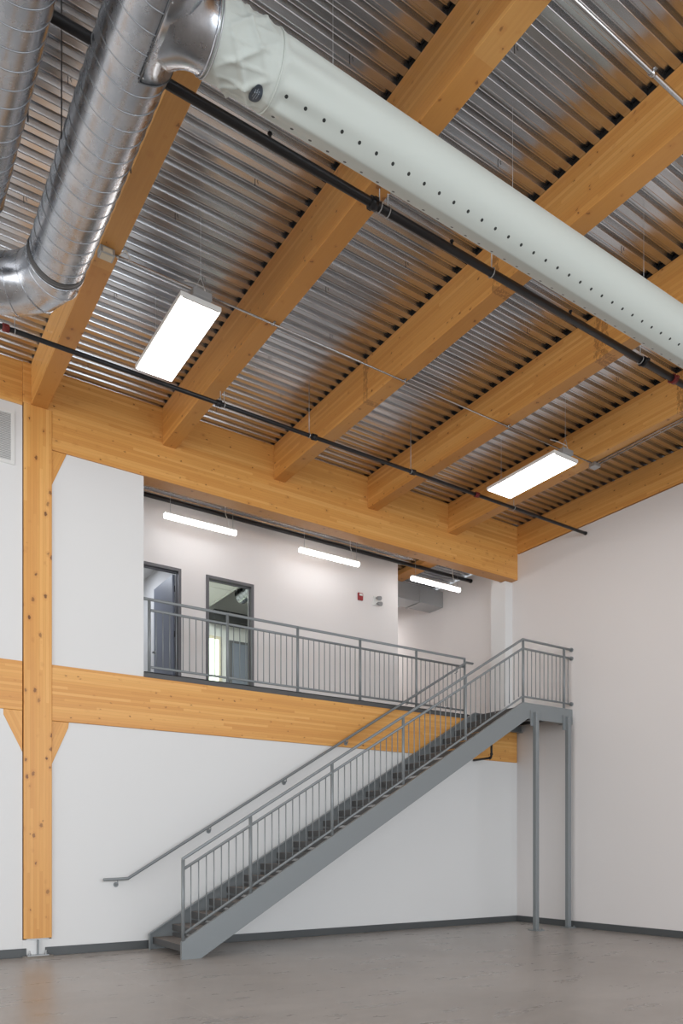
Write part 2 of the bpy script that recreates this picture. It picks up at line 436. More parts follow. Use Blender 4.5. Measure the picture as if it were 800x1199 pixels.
# ------------------------------------------------------------------ railings
RR = 0.021
def baluster_run(par, x0, x1, n, y, zb0, zb1, zt0, zt1, name='baluster'):
    for i in range(1, n+1):
        t = i/(n+1); x = x0+(x1-x0)*t
        zb = zb0+(zb1-zb0)*t; zt = zt0+(zt1-zt0)*t
        rel(MB().tube([(x, y, zb), (x, y, zt)], 0.0078, 8), name, STEEL, par_root(par)).parent = par
def par_root(p):
    while p.parent: p = p.parent
    return p

# mezzanine guard rail (front at y=0.02)
gy = 0.03
mg = empty('guardrail', (-7.3, gy, FZ), 'long grey steel guardrail along the mezzanine edge above the floor beam', 'railing')
gx = [-7.30, -6.10, -4.89, -3.685, -2.48, -1.34]
for x in gx:
    rel(MB().tube([(x, gy, 3.862), (x, gy, 4.895)], 0.022, 12).box(x-0.045, x+0.045, gy-0.045, gy+0.018, 3.8625, 3.872), 'guard_post', STEEL, mg)
rel(MB().tube([(-7.385, gy, 4.895), (-1.34, gy, 4.895), (-1.34, gy, 4.80)], RR, 12), 'top_rail', STEEL, mg)
rel(MB().tube([(gx[0], gy, 4.745), (gx[-1], gy, 4.745)], 0.019, 12), 'middle_rail', STEEL, mg)
rel(MB().tube([(gx[0], gy, 3.945), (gx[-1], gy, 3.945)], 0.017, 12), 'bottom_rail', STEEL, mg)
for a, b_ in zip(gx[:-1], gx[1:]):
    for i in range(1, 12 if b_ != gx[-1] else 11):
        n = 12 if b_ != gx[-1] else 11
        x = a+(b_-a)*i/n
        rel(MB().tube([(x, gy, 3.945), (x, gy, 4.745)], 0.0075, 8), 'baluster', STEEL, mg)

# ------------------------------------------------------------------ staircase
SL = 0.6074; YN = -1.33; YF = -0.10
top = lambda x: 0.803 + SL*(x+6.395)          # top edge line of the stringers
XT = -1.256
st = empty('staircase', (-7.3, YN, 0), 'straight grey steel staircase with open risers climbing to the mezzanine landing', 'staircase')
def stringer(y, sgn, x0):
    """channel: web at y, flanges towards sgn"""
    z0 = top(x0)
    zt = 3.887; xt = XT
    vd = 0.375
    xb = -6.395+(vd-0.803)/SL                 # bottom line meets the floor
    xbe = -6.395+(3.62+vd-0.803)/SL           # bottom line meets landing underside level
    out = [(x0, 0.0), (x0, z0), (xt, zt), (-0.002, zt), (-0.002, 3.62), (xbe, 3.62), (xb, 0.0)]
    w = 0.010; f = 0.055; t = 0.012
    mb = MB(); ya, yb = sorted((y, y+sgn*w)); mb.prism(out, 'y', ya, yb)
    fa, fb = sorted((y+sgn*w, y+sgn*f))
    d = t/math.cos(math.atan(SL))
    # flanges
    mb.prism([(x0, z0), (xt, zt), (-0.002, zt), (-0.002, zt-t), (xt+0.004, zt-t), (x0+0.0, z0-d)], 'y', fa, fb)
    mb.prism([(xb, 0), (xbe, 3.62), (-0.002, 3.62), (-0.002, 3.62+t), (xbe-0.004, 3.62+t), (xb-0.02, 0.0)], 'y', fa, fb)
    mb.prism([(x0, 0), (x0, z0-d), (x0+t, z0-d+0.005), (x0+t, 0)], 'y', fa, fb)
    return rel(mb, 'stringer', STEEL, st)
stringer(YN, 1, -7.356)
stringer(YF, 1 if False else -1, -7.356)
RI = FZ/23+0.0; RUN = 0.279; XS = -7.295
for i in range(22):
    z = (i+1)*RI; x = XS+i*RUN
    # bent pan tread: top slab, front lip
    tr = rel(MB().box(x, x+0.292, YN+0.012, YF-0.012, z-0.034, z-0.004).box(x, x+0.012, YN+0.012, YF-0.012, z-0.090, z-0.034).box(x+0.280, x+0.292, YN+0.012, YF-0.012, z-0.004, z+0.045), 'tread', STEELD, st)
    rel(MB().box(x+0.0, x+0.279, YN+0.014, YF-0.014, z-0.004, z), 'walking_surface', TREADM, st).parent = tr
    tr.children[0].location = (0, 0, 0)
# landing
lp = rel(MB().box(XS+22*RUN-0.015, -0.003, YN+0.012, -0.03, FZ-0.03, FZ-0.004).box(XS+22*RUN-0.015, XS+22*RUN, YN+0.012, -0.13, FZ-0.16, FZ-0.03), 'landing_deck', STEELD, st)
rel(MB().box(XS+22*RUN-0.015, -0.003, YN+0.014, -0.03, FZ-0.004, FZ), 'landing_surface', TREADM, lp).location = (0, 0, 0)
for x in (-0.95, -0.62, -0.3):
    rel(MB().box(x-0.004, x+0.004, YN+0.056, -0.16, FZ-0.14, FZ-0.031).box(x-0.03, x+0.03, YN+0.056, -0.16, FZ-0.148, FZ-0.14), 'landing_joist', STEELD, st)
# landing posts
for x in (-0.99, -0.165):
    p = rel(MB().box(x-0.038, x+0.038, -1.408, -1.332, 0.014, 3.735), 'landing_post', STEEL, st, 0.006)
    rel(MB().box(x-0.10, x+0.10, -1.47, -1.28, 0.001, 0.014), 'foot_plate', STEEL, p).location = (0, 0, 0)
    rel(MB().box(x-0.105, x-0.039, -1.348, -1.331, 3.50, 3.76).box(x-0.05, x+0.06, -1.331, -1.20, 3.608, 3.619), 'bracket_plate', STEEL, p).location = (0, 0, 0)
    for dx in (-0.07, 0.07):
        rel(MB().tube([(x+dx, -1.44, 0.014), (x+dx, -1.44, 0.04)], 0.009, 6), 'anchor_bolt', STEEL, p).location = (0, 0, 0)

# stair guard on the outer stringer
yg = YN+0.015
posts = [-7.335, -6.395, -5.111, -3.831, -2.564, XT+0.01]
gd = rel(MB().tube([(posts[0], yg, 0.27), (posts[0], yg, 0.235+1.03), (XT, yg, 4.955), (-0.025, yg, 4.955)], RR, 12), 'top_rail', STEEL, st)
rel(MB().tube([(posts[0], yg, top(posts[0])+0.90), (XT, yg, 4.80), (-0.025, yg, 4.80)], 0.019, 12), 'middle_rail', STEEL, st)
rel(MB().tube([(posts[0]+0.02, yg, top(posts[0])+0.10), (XT, yg, 3.985), (-0.025, yg, 3.985)], 0.017, 12), 'bottom_rail', STEEL, st)
for z in (4.955, 4.80, 3.985):
    rel(MB().tube([(-0.028, yg, z), (-0.002, yg, z)], 0.036, 16), 'wall_flange', STEEL, st)
for i, x in enumerate(posts):
    zt = 4.955 if i == 5 else top(x)+1.03
    zb = 3.89 if i == 5 else top(x)+0.002
    rel(MB().tube([(x, yg, zb), (x, yg, zt-0.01)], 0.023, 12), 'guard_post', STEEL, st)
rel(MB().tube([(-0.21, yg, 3.888), (-0.21, yg, 4.95)], 0.023, 12), 'guard_post', STEEL, st)
lz = lambda x: top(x)+0.10 if x < XT-0.03 else 3.985
uz = lambda x: top(x)+0.895 if x < XT-0.03 else 4.80
for a, b_, n in list(zip(posts[:-1], posts[1:], (8, 11, 11, 11, 11))) + [(posts[-1], -0.21, 9)]:
    for i in range(1, n+1):
        x = a+(b_-a)*i/(n+1)
        rel(MB().tube([(x, yg, lz(x)), (x, yg, uz(x))], 0.0078, 8), 'baluster', STEEL, st)
rel(MB().tube([(-0.105, yg, 3.985), (-0.105, yg, 4.80)], 0.0078, 8), 'baluster', STEEL, st)

# wall handrail
hy = -0.085
hr = empty('handrail', (-7.96, -0.001, 0.95), 'slim grey pipe handrail fixed to the white wall beside the stairs', 'handrail')
hz = lambda x: 0.985+(4.795-0.985)*(x+7.64)/(6.24)
rel(MB().tube([(-7.97, hy, 0.975), (-7.64, hy, 0.985), (-1.40, hy, 4.795), (-1.24, hy, 4.795)], 0.021, 12), 'rail', STEEL, hr)
for x in (-7.78, -6.42, -5.16, -4.01, -2.75, -1.62):
    z = (0.98 if x < -7.64 else hz(x))
    yw = -0.001 if z < 3.0 or z > 3.8 else -0.021
    b = rel(MB().tube([(x, hy, z-0.018), (x, hy, z-0.062), (x, hy+0.03, z-0.078), (x, yw-0.008, z-0.078)], 0.007, 8), 'bracket', STEEL, hr)
    if z < 3.8: rel(MB().tube([(x, yw-0.009, z-0.078), (x, yw, z-0.078)], 0.034, 16), 'wall_rosette', STEEL, b).location = (0, 0, 0)

# black drain pipe below the landing
dp = MB().tube([(-1.16, -0.0215, 3.035), (-1.16, -0.45, 3.035), (-1.16, -0.47, 3.05), (-1.16, -0.48, 3.09), (-1.16, -0.48, 3.60)], 0.020, 12).tube([(-1.16, -0.42, 3.035), (-1.16, -0.455, 3.035)], 0.027, 12).tube([(-1.16, -0.48, 3.085), (-1.16, -0.48, 3.12)], 0.027, 12).build('drain_pipe', BLACK)
tag(dp, 'short bent black pipe hanging under the stair landing in front of the floor beam', 'pipe')

# ------------------------------------------------------------------ sprinkler pipes and conduits
def hanger(par, x, y, z, r, ztop, double=False):
    h = rel(MB().ring((x, y, z), (1, 0, 0), r+0.006, 0.005, 20, 6), 'pipe_hanger', GALVD, par)
    rel(MB().tube([(x, y, z+r+0.008), (x, y, ztop)], 0.0045, 6), 'hanger_rod', GALVD, h).location = (0, 0, 0)
    return h
def coupling(par, x, y, z, r, m):
    rel(MB().tube([(x-0.035, y, z), (x+0.035, y, z)], r+0.013, 16).box(x-0.02, x+0.02, y-r-0.03, y+r+0.03, z-0.012, z+0.012), 'pipe_coupling', m, par)
ZP = 6.985
p1 = empty('sprinkler_pipe', (-10, -5.03, ZP), 'thicker black sprinkler pipe under the roof beams next to the fabric duct', 'pipe')
ZP1 = 6.93
rel(MB().tube([(-13, -5.045, ZP1), (1-1.05, -5.045, ZP1)], 0.036, 20), 'pipe_run', BLACK, p1)
for x in (-7.03, -6.94): hanger(p1, x, -5.045, ZP1, 0.036, DZ-0.001)
for x in (-5.69, -3.36, -9.4): hanger(p1, x, -5.045, ZP1, 0.036, DZ-0.001)
for x, m in ((-7.10, BLACK), (-3.29, BLACK), (-2.72, REDC)): coupling(p1, x, -5.045, ZP1, 0.036, m)
for x in (-8.1, -6.2, -4.55): rel(MB().tube([(x, -5.045, ZP1+0.03), (x, -5.045, ZP1+0.075)], 0.012, 8).tube([(x, -5.045, ZP1+0.075), (x, -5.045, ZP1+0.082)], 0.02, 8), 'sprinkler_head', BLACK, p1)
p2 = empty('sprinkler_pipe', (-10, -1.63, 6.92), 'thin black sprinkler pipe under the roof beams near the girder', 'pipe')
rel(MB().tube([(-13, -1.63, 6.93), (-0.04, -1.63, 6.93)], 0.026, 16).tube([(-0.04, -1.63, 6.93), (-0.015, -1.63, 6.93)], 0.031, 16), 'pipe_run', BLACK, p2)
for x in (-9.36, -6.97, -6.92, -5.68, -3.94, -1.80): hanger(p2, x, -1.63, 6.93, 0.026, DZ-0.001 if x != -1.80 else RB-0.001)
for x, m in ((-9.45, REDC), (-5.6, BLACK), (-3.90, BLACK), (-2.62, REDC), (-6.99, BLACK)): coupling(p2, x, -1.63, 6.93, 0.026, m)

# thin conduit feeding the ceiling lights, with junction boxes
cn = empty('conduit', (-8.8, -3.08, 7.07), 'thin zinc conduit crossing under the beams from junction box past both ceiling lights', 'conduit')
rel(MB().tube([(-8.72, -3.07, 7.077), (-1.70, -3.07, 7.077)], 0.0105, 8), 'conduit_run', GALV, cn)
rel(MB().box(-8.875, -8.735, -3.12, -3.02, 7.02, 7.088), 'junction_box', GALVD, cn, 0.004)
rel(MB().box(-8.85, -8.76, -3.125, -3.1202, 7.03, 7.07).box(-8.86, -8.75, -3.11, -3.03, 7.015, 7.0198), 'box_cover', CREAM, cn)
rel(MB().box(-1.68, -1.55, -3.12, -3.01, 7.03, 7.088), 'junction_box', GALVD, cn, 0.004)
for x in (-7.0, -5.2, -5.15, -3.42): rel(MB().tube([(x-0.012, -3.07, 7.077), (x+0.012, -3.07, 7.077)], 0.016, 8).box(x-0.012, x+0.012, -3.11, -3.03, 7.084, 7.089), 'conduit_strap', GALV, cn)
rel(MB().tube([(-8.70, -3.07, 7.06), (-8.66, -3.07, 7.12), (-8.62, -3.07, 7.16), (-8.58, -3.07, 7.12), (-8.57, -3.07, 7.077)], 0.008, 8), 'cable_loop', WHITEP, cn)
cn3 = empty('conduit', (-1.6, -3.2, 7.07), 'pair of thin conduits running along the underside of the beam from the far junction box', 'conduit')
rel(MB().tube([(-1.575, -3.12, 7.078), (-1.575, -6.6, 7.078)], 0.0095, 8), 'conduit_run', GALV, cn3)
rel(MB().tube([(-1.64, -3.12, 7.078), (-1.64, -6.6, 7.078)], 0.0095, 8), 'conduit_run', GALV, cn3)
c2 = empty('conduit', (-8, -6.95, 7.03), 'shiny zinc conduit at the top right above the fabric duct', 'conduit')
rel(MB().tube([(-12, -6.95, 7.068), (-0.01, -6.95, 7.068)], 0.0165, 12), 'conduit_run', GALV, c2)
for x in (-7.0, -5.95, -5.25, -3.46): rel(MB().tube([(x-0.02, -6.95, 7.068), (x+0.02, -6.95, 7.068)], 0.021, 12).box(x-0.015, x+0.015, -6.985, -6.915, 7.084, 7.0895), 'conduit_strap', GALV, c2)
c4 = tag(MB().tube([(-12, -8.15, 7.074), (-0.01, -8.15, 7.074)], 0.0125, 12).build('conduit', GALV), 'short stretch of zinc conduit in the extreme top right corner', 'conduit')

# ------------------------------------------------------------------ ceiling lights
def high_bay(x0, x1, y0, y1, z, label):
    cx, cy = (x0+x1)/2, (y0+y1)/2
    L = empty('ceiling_light', (cx, cy, z), label, 'ceiling light')
    rel(MB().box(x0, x1, y0, y1, z+0.012, z+0.055), 'housing', WHITEP, L, 0.004)
    rel(MB().box(x0+0.012, x1-0.012, y0+0.02, y1-0.02, z, z+0.0118), 'diffuser', LAMP, L, 0.004)
    rel(MB().box(x0+0.02, x1-0.02, y0-0.001, y0+0.018, z+0.001, z+0.0118), 'end_cap', WHITEP, L)
    rel(MB().box(cx-0.10, cx+0.10, y0-0.035, y0+0.16, z+0.0555, z+0.12), 'driver_box', GREYP, L, 0.005)
    for yy in (y0+0.02, y1-0.06):
        h = rel(MB().tube([(cx-0.09, yy, z+0.056), (cx-0.01, yy, z+0.26), (cx+0.01, yy, z+0.26), (cx+0.09, yy, z+0.056)], 0.0035, 6), 'suspension_wire', GALVD, L)
        rel(MB().tube([(cx, yy, z+0.26), (cx, yy, DZ-0.001)], 0.0022, 6), 'chain', GALVD, h).location = (0, 0, 0)
    rel(MB().tube([(cx+0.05, y0+0.0, z+0.11), (cx+0.04, y0+0.03, z+0.20), (cx-0.02, y0+0.14, z+0.29), (cx-0.10, y0+0.2, 7.07)], 0.005, 6), 'power_cable', WHITEP, L)
    return L
high_bay(-8.165, -7.735, -3.34, -1.98, 6.75, 'large lit white rectangular ceiling light at the left, beside the spiral duct')
high_bay(-2.85, -2.36, -3.37, -2.08, 6.75, 'lit white rectangular ceiling light at the right, in front of a roof beam')

def strip_light(x0, x1, y, z, label):
    L = empty('strip_light', ((x0+x1)/2, y, z), label, 'strip light', 'corridor strip lights')
    rel(MB().box(x0, x1, y-0.03, y+0.03, z+0.062, z+0.088), 'housing', WHITEP, L, 0.003)
    rel(MB().prism([(y-0.032, z+0.0615), (y-0.036, z+0.02), (y-0.022, z-0.004), (y+0.022, z-0.004), (y+0.036, z+0.02), (y+0.032, z+0.0615)], 'x', x0+0.008, x1-0.008), 'diffuser', LAMPC, L)
    for xx in (x0+0.10, x1-0.06):
        rel(MB().tube([(xx, y, z+0.088), (xx, y, 7.099)], 0.003, 6), 'suspension_rod', GALVD, L)
    rel(MB().tube([(x1-0.12, y, z+0.088), (x1-0.13, y+0.02, z+0.2), (x1-0.19, y, z+0.3), (x1-0.2, y, 7.099)], 0.006, 6), 'power_cable', WHITEP, L)
    rel(MB().box(x1-0.30, x1-0.18, y-0.06, y+0.06, 7.04, 7.099), 'junction_box', GALVD, L)
strip_light(-6.76, -5.54, 0.9, 6.50, 'lit strip light above the two corridor doors')
strip_light(-4.35, -3.10, 0.9, 6.50, 'lit strip light in the middle of the mezzanine corridor, near the red alarm')
strip_light(-1.89, -0.66, 0.9, 6.50, 'lit strip light at the right end of the corridor, beside the grey rectangular duct')

# corridor pipe, cable tray and duct
pc = tag(MB().tube([(-12, 1.27, 6.955), (-0.012, 1.27, 6.955)], 0.035, 16).tube([(-0.05, 1.27, 6.955), (-0.002, 1.27, 6.955)], 0.040, 16).build('sprinkler_pipe', BLACK), 'black sprinkler pipe along the top of the mezzanine corridor wall', 'pipe')
tag(MB().tube([(-12, 1.02, 7.02), (-0.01, 1.02, 7.02)], 0.012, 8).tube([(-12, 0.98, 7.05), (-0.01, 0.98, 7.05)], 0.010, 8).build('conduit', GALV), 'pair of thin conduits beside the black pipe on the corridor ceiling', 'conduit')
rd = empty('rectangular_duct', (-1.5, 2.15, 6.63), 'grey rectangular sheet metal duct past the end of the corridor wall', 'duct')
rel(MB().box(-1.74, -0.66, 2.15, 2.6, 6.64, 6.985), 'duct_section', GALVD, rd, 0.004)
rel(MB().box(-0.655, -0.004, 2.15, 2.6, 6.64, 6.985), 'duct_section', GALVD, rd, 0.004)
rel(MB().box(-0.675, -0.64, 2.135, 2.615, 6.625, 7.0), 'flange', GALVD, rd)
timber('reflection_board', 5.5, 0.3, 0.10, (-1.25, 0.7, 6.998), (0, 0, PI/2), 'added timber board imitating a brown reflection on the corridor ceiling above the third strip light', 'beam')  # added board that imitates wood reflected brown in the deck
tl = empty('ceiling_light', (-4.2, 0.45, 7.06), 'small lit fixture close to the corridor ceiling, half hidden behind the girder', 'ceiling light')
rel(MB().box(-4.50, -4.14, 0.36, 0.44, 7.075, 7.099), 'housing', WHITEP, tl)
rel(MB().box(-4.49, -4.15, 0.365, 0.435, 7.06, 7.0748), 'diffuser', LAMPC, tl)

# fire alarm, emergency light
fa = empty('fire_alarm', (-2.67, Y1, 6.2), 'small red fire alarm strobe on the corridor wall', 'fire alarm')
rel(MB().box(-2.72, -2.61, Y1-0.035, Y1-0.001, 6.13, 6.27), 'alarm_body', RED, fa, 0.006)
rel(MB().box(-2.70, -2.63, Y1-0.05, Y1-0.0352, 6.21, 6.25), 'strobe_lens', WHITEP, fa, 0.004)
el = empty('emergency_light', (-2.3, Y1, 6.2), 'small white two-headed emergency light right of the red alarm', 'emergency light')
rel(MB().box(-2.36, -2.20, Y1-0.03, Y1-0.001, 6.10, 6.27), 'mounting_plate', WHITEP, el, 0.005)
for dz, dx in ((6.235, -0.02), (6.13, 0.0)):
    h = rel(MB().tube([(-2.28+dx, Y1-0.031, dz), (-2.28+dx, Y1-0.07, dz), (-2.28+dx, Y1-0.075, dz-0.005), (-2.27+dx, Y1-0.15, dz-0.035)], 0.03, 14, True, [0.014, 0.014, 0.032, 0.043]), 'lamp_head', GREYP, el)

# ------------------------------------------------------------------ doors
def door(n, x0, x1):
    root = struct(MB().box(x0, x0+0.05, Y1-0.02, Y1+0.14, FZ, DT).box(x1-0.05, x1, Y1-0.02, Y1+0.14, FZ, DT).box(x0+0.05, x1-0.05, Y1-0.02, Y1+0.14, DT-0.05, DT)
                  .box(x0+0.05, x0+0.065, Y1+0.05, Y1+0.09, FZ, DT-0.05).box(x1-0.065, x1-0.05, Y1+0.05, Y1+0.09, FZ, DT-0.05).box(x0+0.065, x1-0.065, Y1+0.05, Y1+0.09, DT-0.065, DT-0.05).build('door_%d' % n, FRAME, bevel=0.003))
    return root
d1 = door(1, *D1); d2 = door(2, *D2)
# open leaf of door 1, hinged on the right jamb, swung into the room
lf = MB().box(-6.345, -6.30, Y1+0.145, Y1+1.02, FZ+0.01, DT-0.06).build('door_leaf', LEAF, d1, bevel=0.002)
h = MB().tube([(-6.346, Y1+0.93, FZ+0.95), (-6.40, Y1+0.93, FZ+0.95), (-6.405, Y1+0.90, FZ+0.95), (-6.405, Y1+0.80, FZ+0.95)], 0.011, 10).tube([(-6.346, Y1+0.93, FZ+0.95), (-6.354, Y1+0.93, FZ+0.95)], 0.03, 14).build('door_handle', GALVD, lf)
for z in (4.15, 4.95, 5.7): MB().tube([(-6.306, Y1+0.142, z-0.05), (-6.306, Y1+0.142, z+0.05)], 0.009, 8).box(-6.303, -6.299, Y1+0.09, Y1+0.144, z-0.05, z+0.05).build('hinge', STEELD, d1)

# rooms behind the doors
struct(MB().box(-12, -6.06, Y1+.13, 4.9, 6.55, 6.60).box(-5.96, -4.35, Y1+.13, 4.9, 6.60, 6.65).build('ceiling_rooms', TILE))
MBt = MB()
struct(MB().box(-4.36, -4.32, Y1+.13, 4.9, 6.585, 6.66).box(-5.95, -4.36, 2.6, 2.625, 6.592, 6.5995).box(-5.95, -4.36, 3.6, 3.625, 6.592, 6.5995).box(-5.0, -4.98, Y1+.13, 4.9, 6.592, 6.5995).build('trim_2', WHITEP))
rw = struct(MB().box(-4.42, -3.98, 4.86, 4.899, FZ, 6.02).build('window_1', CREAM))
MB().box(-4.37, -4.06, 4.852, 4.859, FZ+0.1, 5.95).build('pane', GLASSL, rw)
d3 = struct(MB().box(-3.80, -3.74, 4.85, 4.899, FZ, 5.98).box(-2.82, -2.76, 4.85, 4.899, FZ, 5.98).box(-3.74, -2.82, 4.85, 4.899, 5.93, 5.98).build('door_3', FRAME))
MB().box(-3.74, -2.82, 4.86, 4.898, FZ+0.01, 5.93).build('door_leaf', LEAF, d3)
cab = MB().box(-4.3, -1.9, 4.55, 4.85, 6.28, 6.50).build('rectangular_duct', DARKV); tag(cab, 'dark duct high up, seen through the second corridor doorway', 'duct')

def spiral(par, p0, p1, r, pitch, hand=1, name='duct_section', ph=0):
    """straight spiral duct between p0 and p1 with a raised helical lock seam"""
    p0 = Vector(p0); p1 = Vector(p1); d = (p1-p0); L = d.length; d.normalize()
    u = d.cross(Vector((0, 0, 1))).normalized() if abs(d.z) < .9 else Vector((1, 0, 0)); w = d.cross(u)
    n = max(2, int(L/0.25)); o = rel(MB().tube([p0+d*L*i/n for i in range(n+1)], r, 64, False), name, DUCT, par)
    turns = L/pitch; N = int(turns*40); pts = []
    for i in range(N+1):
        t = i/N; a = hand*2*PI*turns*t+ph
        pts.append(p0+d*L*t+(u*math.cos(a)+w*math.sin(a))*(r+0.001))
    s = rel(MB().tube(pts, 0.0038, 5), 'spiral_seam', SEAM, par); s.parent = o; s.location = (0, 0, 0)
    return o
sd = empty('spiral_duct', (-3.6, 3.0, 6.9), 'short shiny spiral duct seen through the second corridor doorway', 'duct')
spiral(sd, (-4.0, 3.9, 6.62), (-3.75, 2.6, 6.93), 0.15, 0.10)
area('recess_fill_light', (-0.9, 4.6, 6.9), (0, 0, 0), 1.2, 0.5, 40, (1.0, 0.96, 0.95))  # unseen area light added to brighten the recess wall
# unseen area lights added to brighten the rooms
area('room_fill_light', (-7.2, 3.2, 6.5), (0, 0, 0), 1.2, 0.6, 30, (0.85, 0.9, 1.0))
area('room_fill_light', (-4.9, 3.4, 6.5), (0, 0, 0), 1.0, 0.8, 60, (0.90, 1.0, 0.92))

# ------------------------------------------------------------------ large spiral ducts
RD = 0.243; ZC = 6.60
def elbow(par, x, y, r, z):
    """gored elbow turning from -Y run (arriving at y) towards -X, 4 gores"""
    Rc = 0.60; pts = []
    n = 4
    pts.append((x, y-0.001, z))
    for i in range(n+1):
        a = (PI/2)*(i)/n
        pts.append((x-Rc+Rc*math.cos(a), y+Rc*math.sin(a), z))
    # polyline of gores: vertices at tangent intersections
    P = [Vector((x, y, z))]
    for i in range(n):
        a = (PI/2)*(i+0.5)/n; k = Rc/math.cos(PI/4/n)
        P.append(Vector((x-Rc+k*math.cos(a), y+k*math.sin(a), z)))
    P.append(Vector((x-Rc, y+Rc, z)))
    e = rel(MB().tube(P, r*1.004, 64, False), 'elbow', DUCT, par)
    e.data.polygons.foreach_set('use_smooth', [True]*len(e.data.polygons))
    for i in range(1, len(P)-1):
        dd = ((P[i]-P[i-1]).normalized()+(P[i+1]-P[i]).normalized()).normalized()
        s = rel(MB().ring(P[i], dd, r*1.012, 0.006, 64, 6), 'gore_seam', DUCT, par); s.parent = e; s.location = (0, 0, 0)
    return P[-1]
md = empty('spiral_duct', (-9.32, -3.3, ZC), 'large shiny spiral duct with elbow, running under the left roof beam to the fabric duct', 'duct')
spiral(md, (-9.32, -3.32, ZC), (-9.32, -9.6, ZC), RD, 0.145, 1)
rel(MB().tube([(-9.32, -3.40, ZC), (-9.32, -3.32, ZC)], RD*1.012, 64, False), 'sealant_band', TAPE, md)
rel(MB().ring((-9.32, -3.32, ZC), (0, 1, 0), RD*1.015, 0.007, 64, 6), 'joint_bead', DUCT, md)
e = elbow(md, -9.32, -3.319, RD, ZC)
spiral(md, (e.x, e.y, e.z), (e.x-3.2, e.y, e.z), RD, 0.145, 1)
rel(MB().ring((e.x-0.02, e.y, e.z), (1, 0, 0), RD*1.015, 0.007, 64, 6), 'joint_bead', DUCT, md)
ld = empty('spiral_duct', (-10.06, -4.0, ZC), 'second shiny spiral duct cut off at the top left corner', 'duct')
spiral(ld, (-10.06, -3.92, ZC), (-10.06, -9.6, ZC), RD, 0.145, 1, ph=1)
e = elbow(ld, -10.06, -3.919, RD, ZC)
spiral(ld, (e.x, e.y, e.z), (e.x-2.4, e.y, e.z), RD, 0.145, 1)
# threaded hanger rods of the ducts
for par, x in ((md, -9.32-RD-0.012), (md, -9.32+RD+0.012), (ld, -10.06+RD+0.012)):
    for y in ((-4.6, -7.2)):
        rel(MB().tube([(x, y, ZC-0.05), (x, y, DZ-0.001)], 0.005, 6), 'hanger_rod', SCREW, par)

# saddle tap on the large duct towards the fabric duct
YC = -5.81; RF = 0.2155
sa = MB(); n0 = 0; NA = 40; 
for j, y in enumerate((YC-0.62, YC+0.31)):
    for i in range(NA+1):
        a = math.radians(-87 + 190*i/NA)
        sa.v.append((-9.32+(RD+0.008)*math.cos(a), y, ZC+(RD+0.008)*math.sin(a)))
for i in range(NA): sa.f.append((i, i+1, NA+1+i+1, NA+1+i)); sa.sm.append(True)
sad = rel(sa, 'saddle_plate', DUCT, md)
edge = [(-9.32+(RD+0.010)*math.cos(math.radians(-87+190*i/NA)), YC+0.31, ZC+(RD+0.010)*math.sin(math.radians(-87+190*i/NA))) for i in range(NA+1)]
_e0 = (edge[0][0], YC-0.62, edge[0][2])
e_ = rel(MB().tube([_e0]+edge, 0.0035, 6), 'plate_edge', TAPE, md); e_.parent = sad; e_.location = (0, 0, 0)
md_ = sad.modifiers.new('thickness', 'SOLIDIFY'); md_.thickness = 0.003
tp = MB(); NS = 64; rows = 12
X0, X1 = -9.32, -8.955
for k in range(rows+1):
    t = k/rows
    for i in range(NS):
        a = 2*PI*i/NS; fl = 1+0.30*(1-t)**3.0
        cy, cz = math.cos(a)*RF*fl, math.sin(a)*RF*fl
        cz = max(-RD*0.999, min(RD*0.999, cz))
        xs = -9.32+math.sqrt(max(0, (RD+0.006)**2-cz*cz))       # on the saddle
        x = xs*(1-t)+X1*t
        tp.v.append((x, YC+cy, ZC+cz))
for k in range(rows):
    for i in range(NS):
        j = (i+1) % NS; tp.f.append((k*NS+i, k*NS+j, (k+1)*NS+j, (k+1)*NS+i)); tp.sm.append(True)
rel(tp, 'tap_collar', DUCT, md)
rel(MB().ring((X1-0.01, YC, ZC), (1, 0, 0), RF+0.002, 0.008, 64, 8), 'collar_bead', DUCT, md)
for dy in (-0.5, -0.25, 0.02, 0.27):
    for a in (-0.95, 0.3):
        rr = RD+0.012; x = -9.32+rr*math.cos(a-0.5); z = ZC+rr*math.sin(a-0.5)
        rel(MB().ring((x, YC+dy, z), (math.cos(a-0.5), 0, math.sin(a-0.5)), 0.003, 0.003, 8, 5), 'rivet', GALV, md)

# ------------------------------------------------------------------ fabric duct
def fabric_mat():
    m = mat('sage_duct_fabric', lin(196, 205, 198), 0.72); t = NT(m)
    tc = t.n('ShaderNodeTexCoord'); sp = t.n('ShaderNodeSeparateXYZ'); t.l(tc.outputs['Object'], sp.inputs[0])
    # object origin lies on the duct axis; x along it
    ang = t.math('ARCTAN2', sp.outputs[1], t.math('MULTIPLY', sp.outputs[2], -1.0))   # 0 at the bottom
    dx = t.math('MULTIPLY', t.math('SUBTRACT', t.math('FRACT', t.math('DIVIDE', sp.outputs[0], 0.149)), 0.5), 0.149)
    acc = None
    for a0 in (-24.5, 28.0):
        da = t.math('MULTIPLY', t.math('SUBTRACT', ang, math.radians(a0)), RF)
        d = t.math('SQRT', t.math('ADD', t.math('MULTIPLY', dx, dx), t.math('MULTIPLY', da, da)))
        h = t.math('LESS_THAN', d, 0.0125)
        acc = h if acc is None else t.math('MAXIMUM', acc, h)
    acc = t.math('MULTIPLY', acc, t.math('GREATER_THAN', sp.outputs[0], 0.50))
    n = t.noise(t.coord((0.6, 3, 3)), 2.0, 3)
    c = t.mix(t.math('MULTIPLY', n, 0.25), lin(188, 194, 188), lin(176, 184, 178))
    c = t.mix(acc, c, lin(30, 34, 32))
    t.l(c, t.b.inputs['Base Color'])
    t.b.inputs['Sheen Weight'].default_value = 0.2
    return m
FAB = fabric_mat()
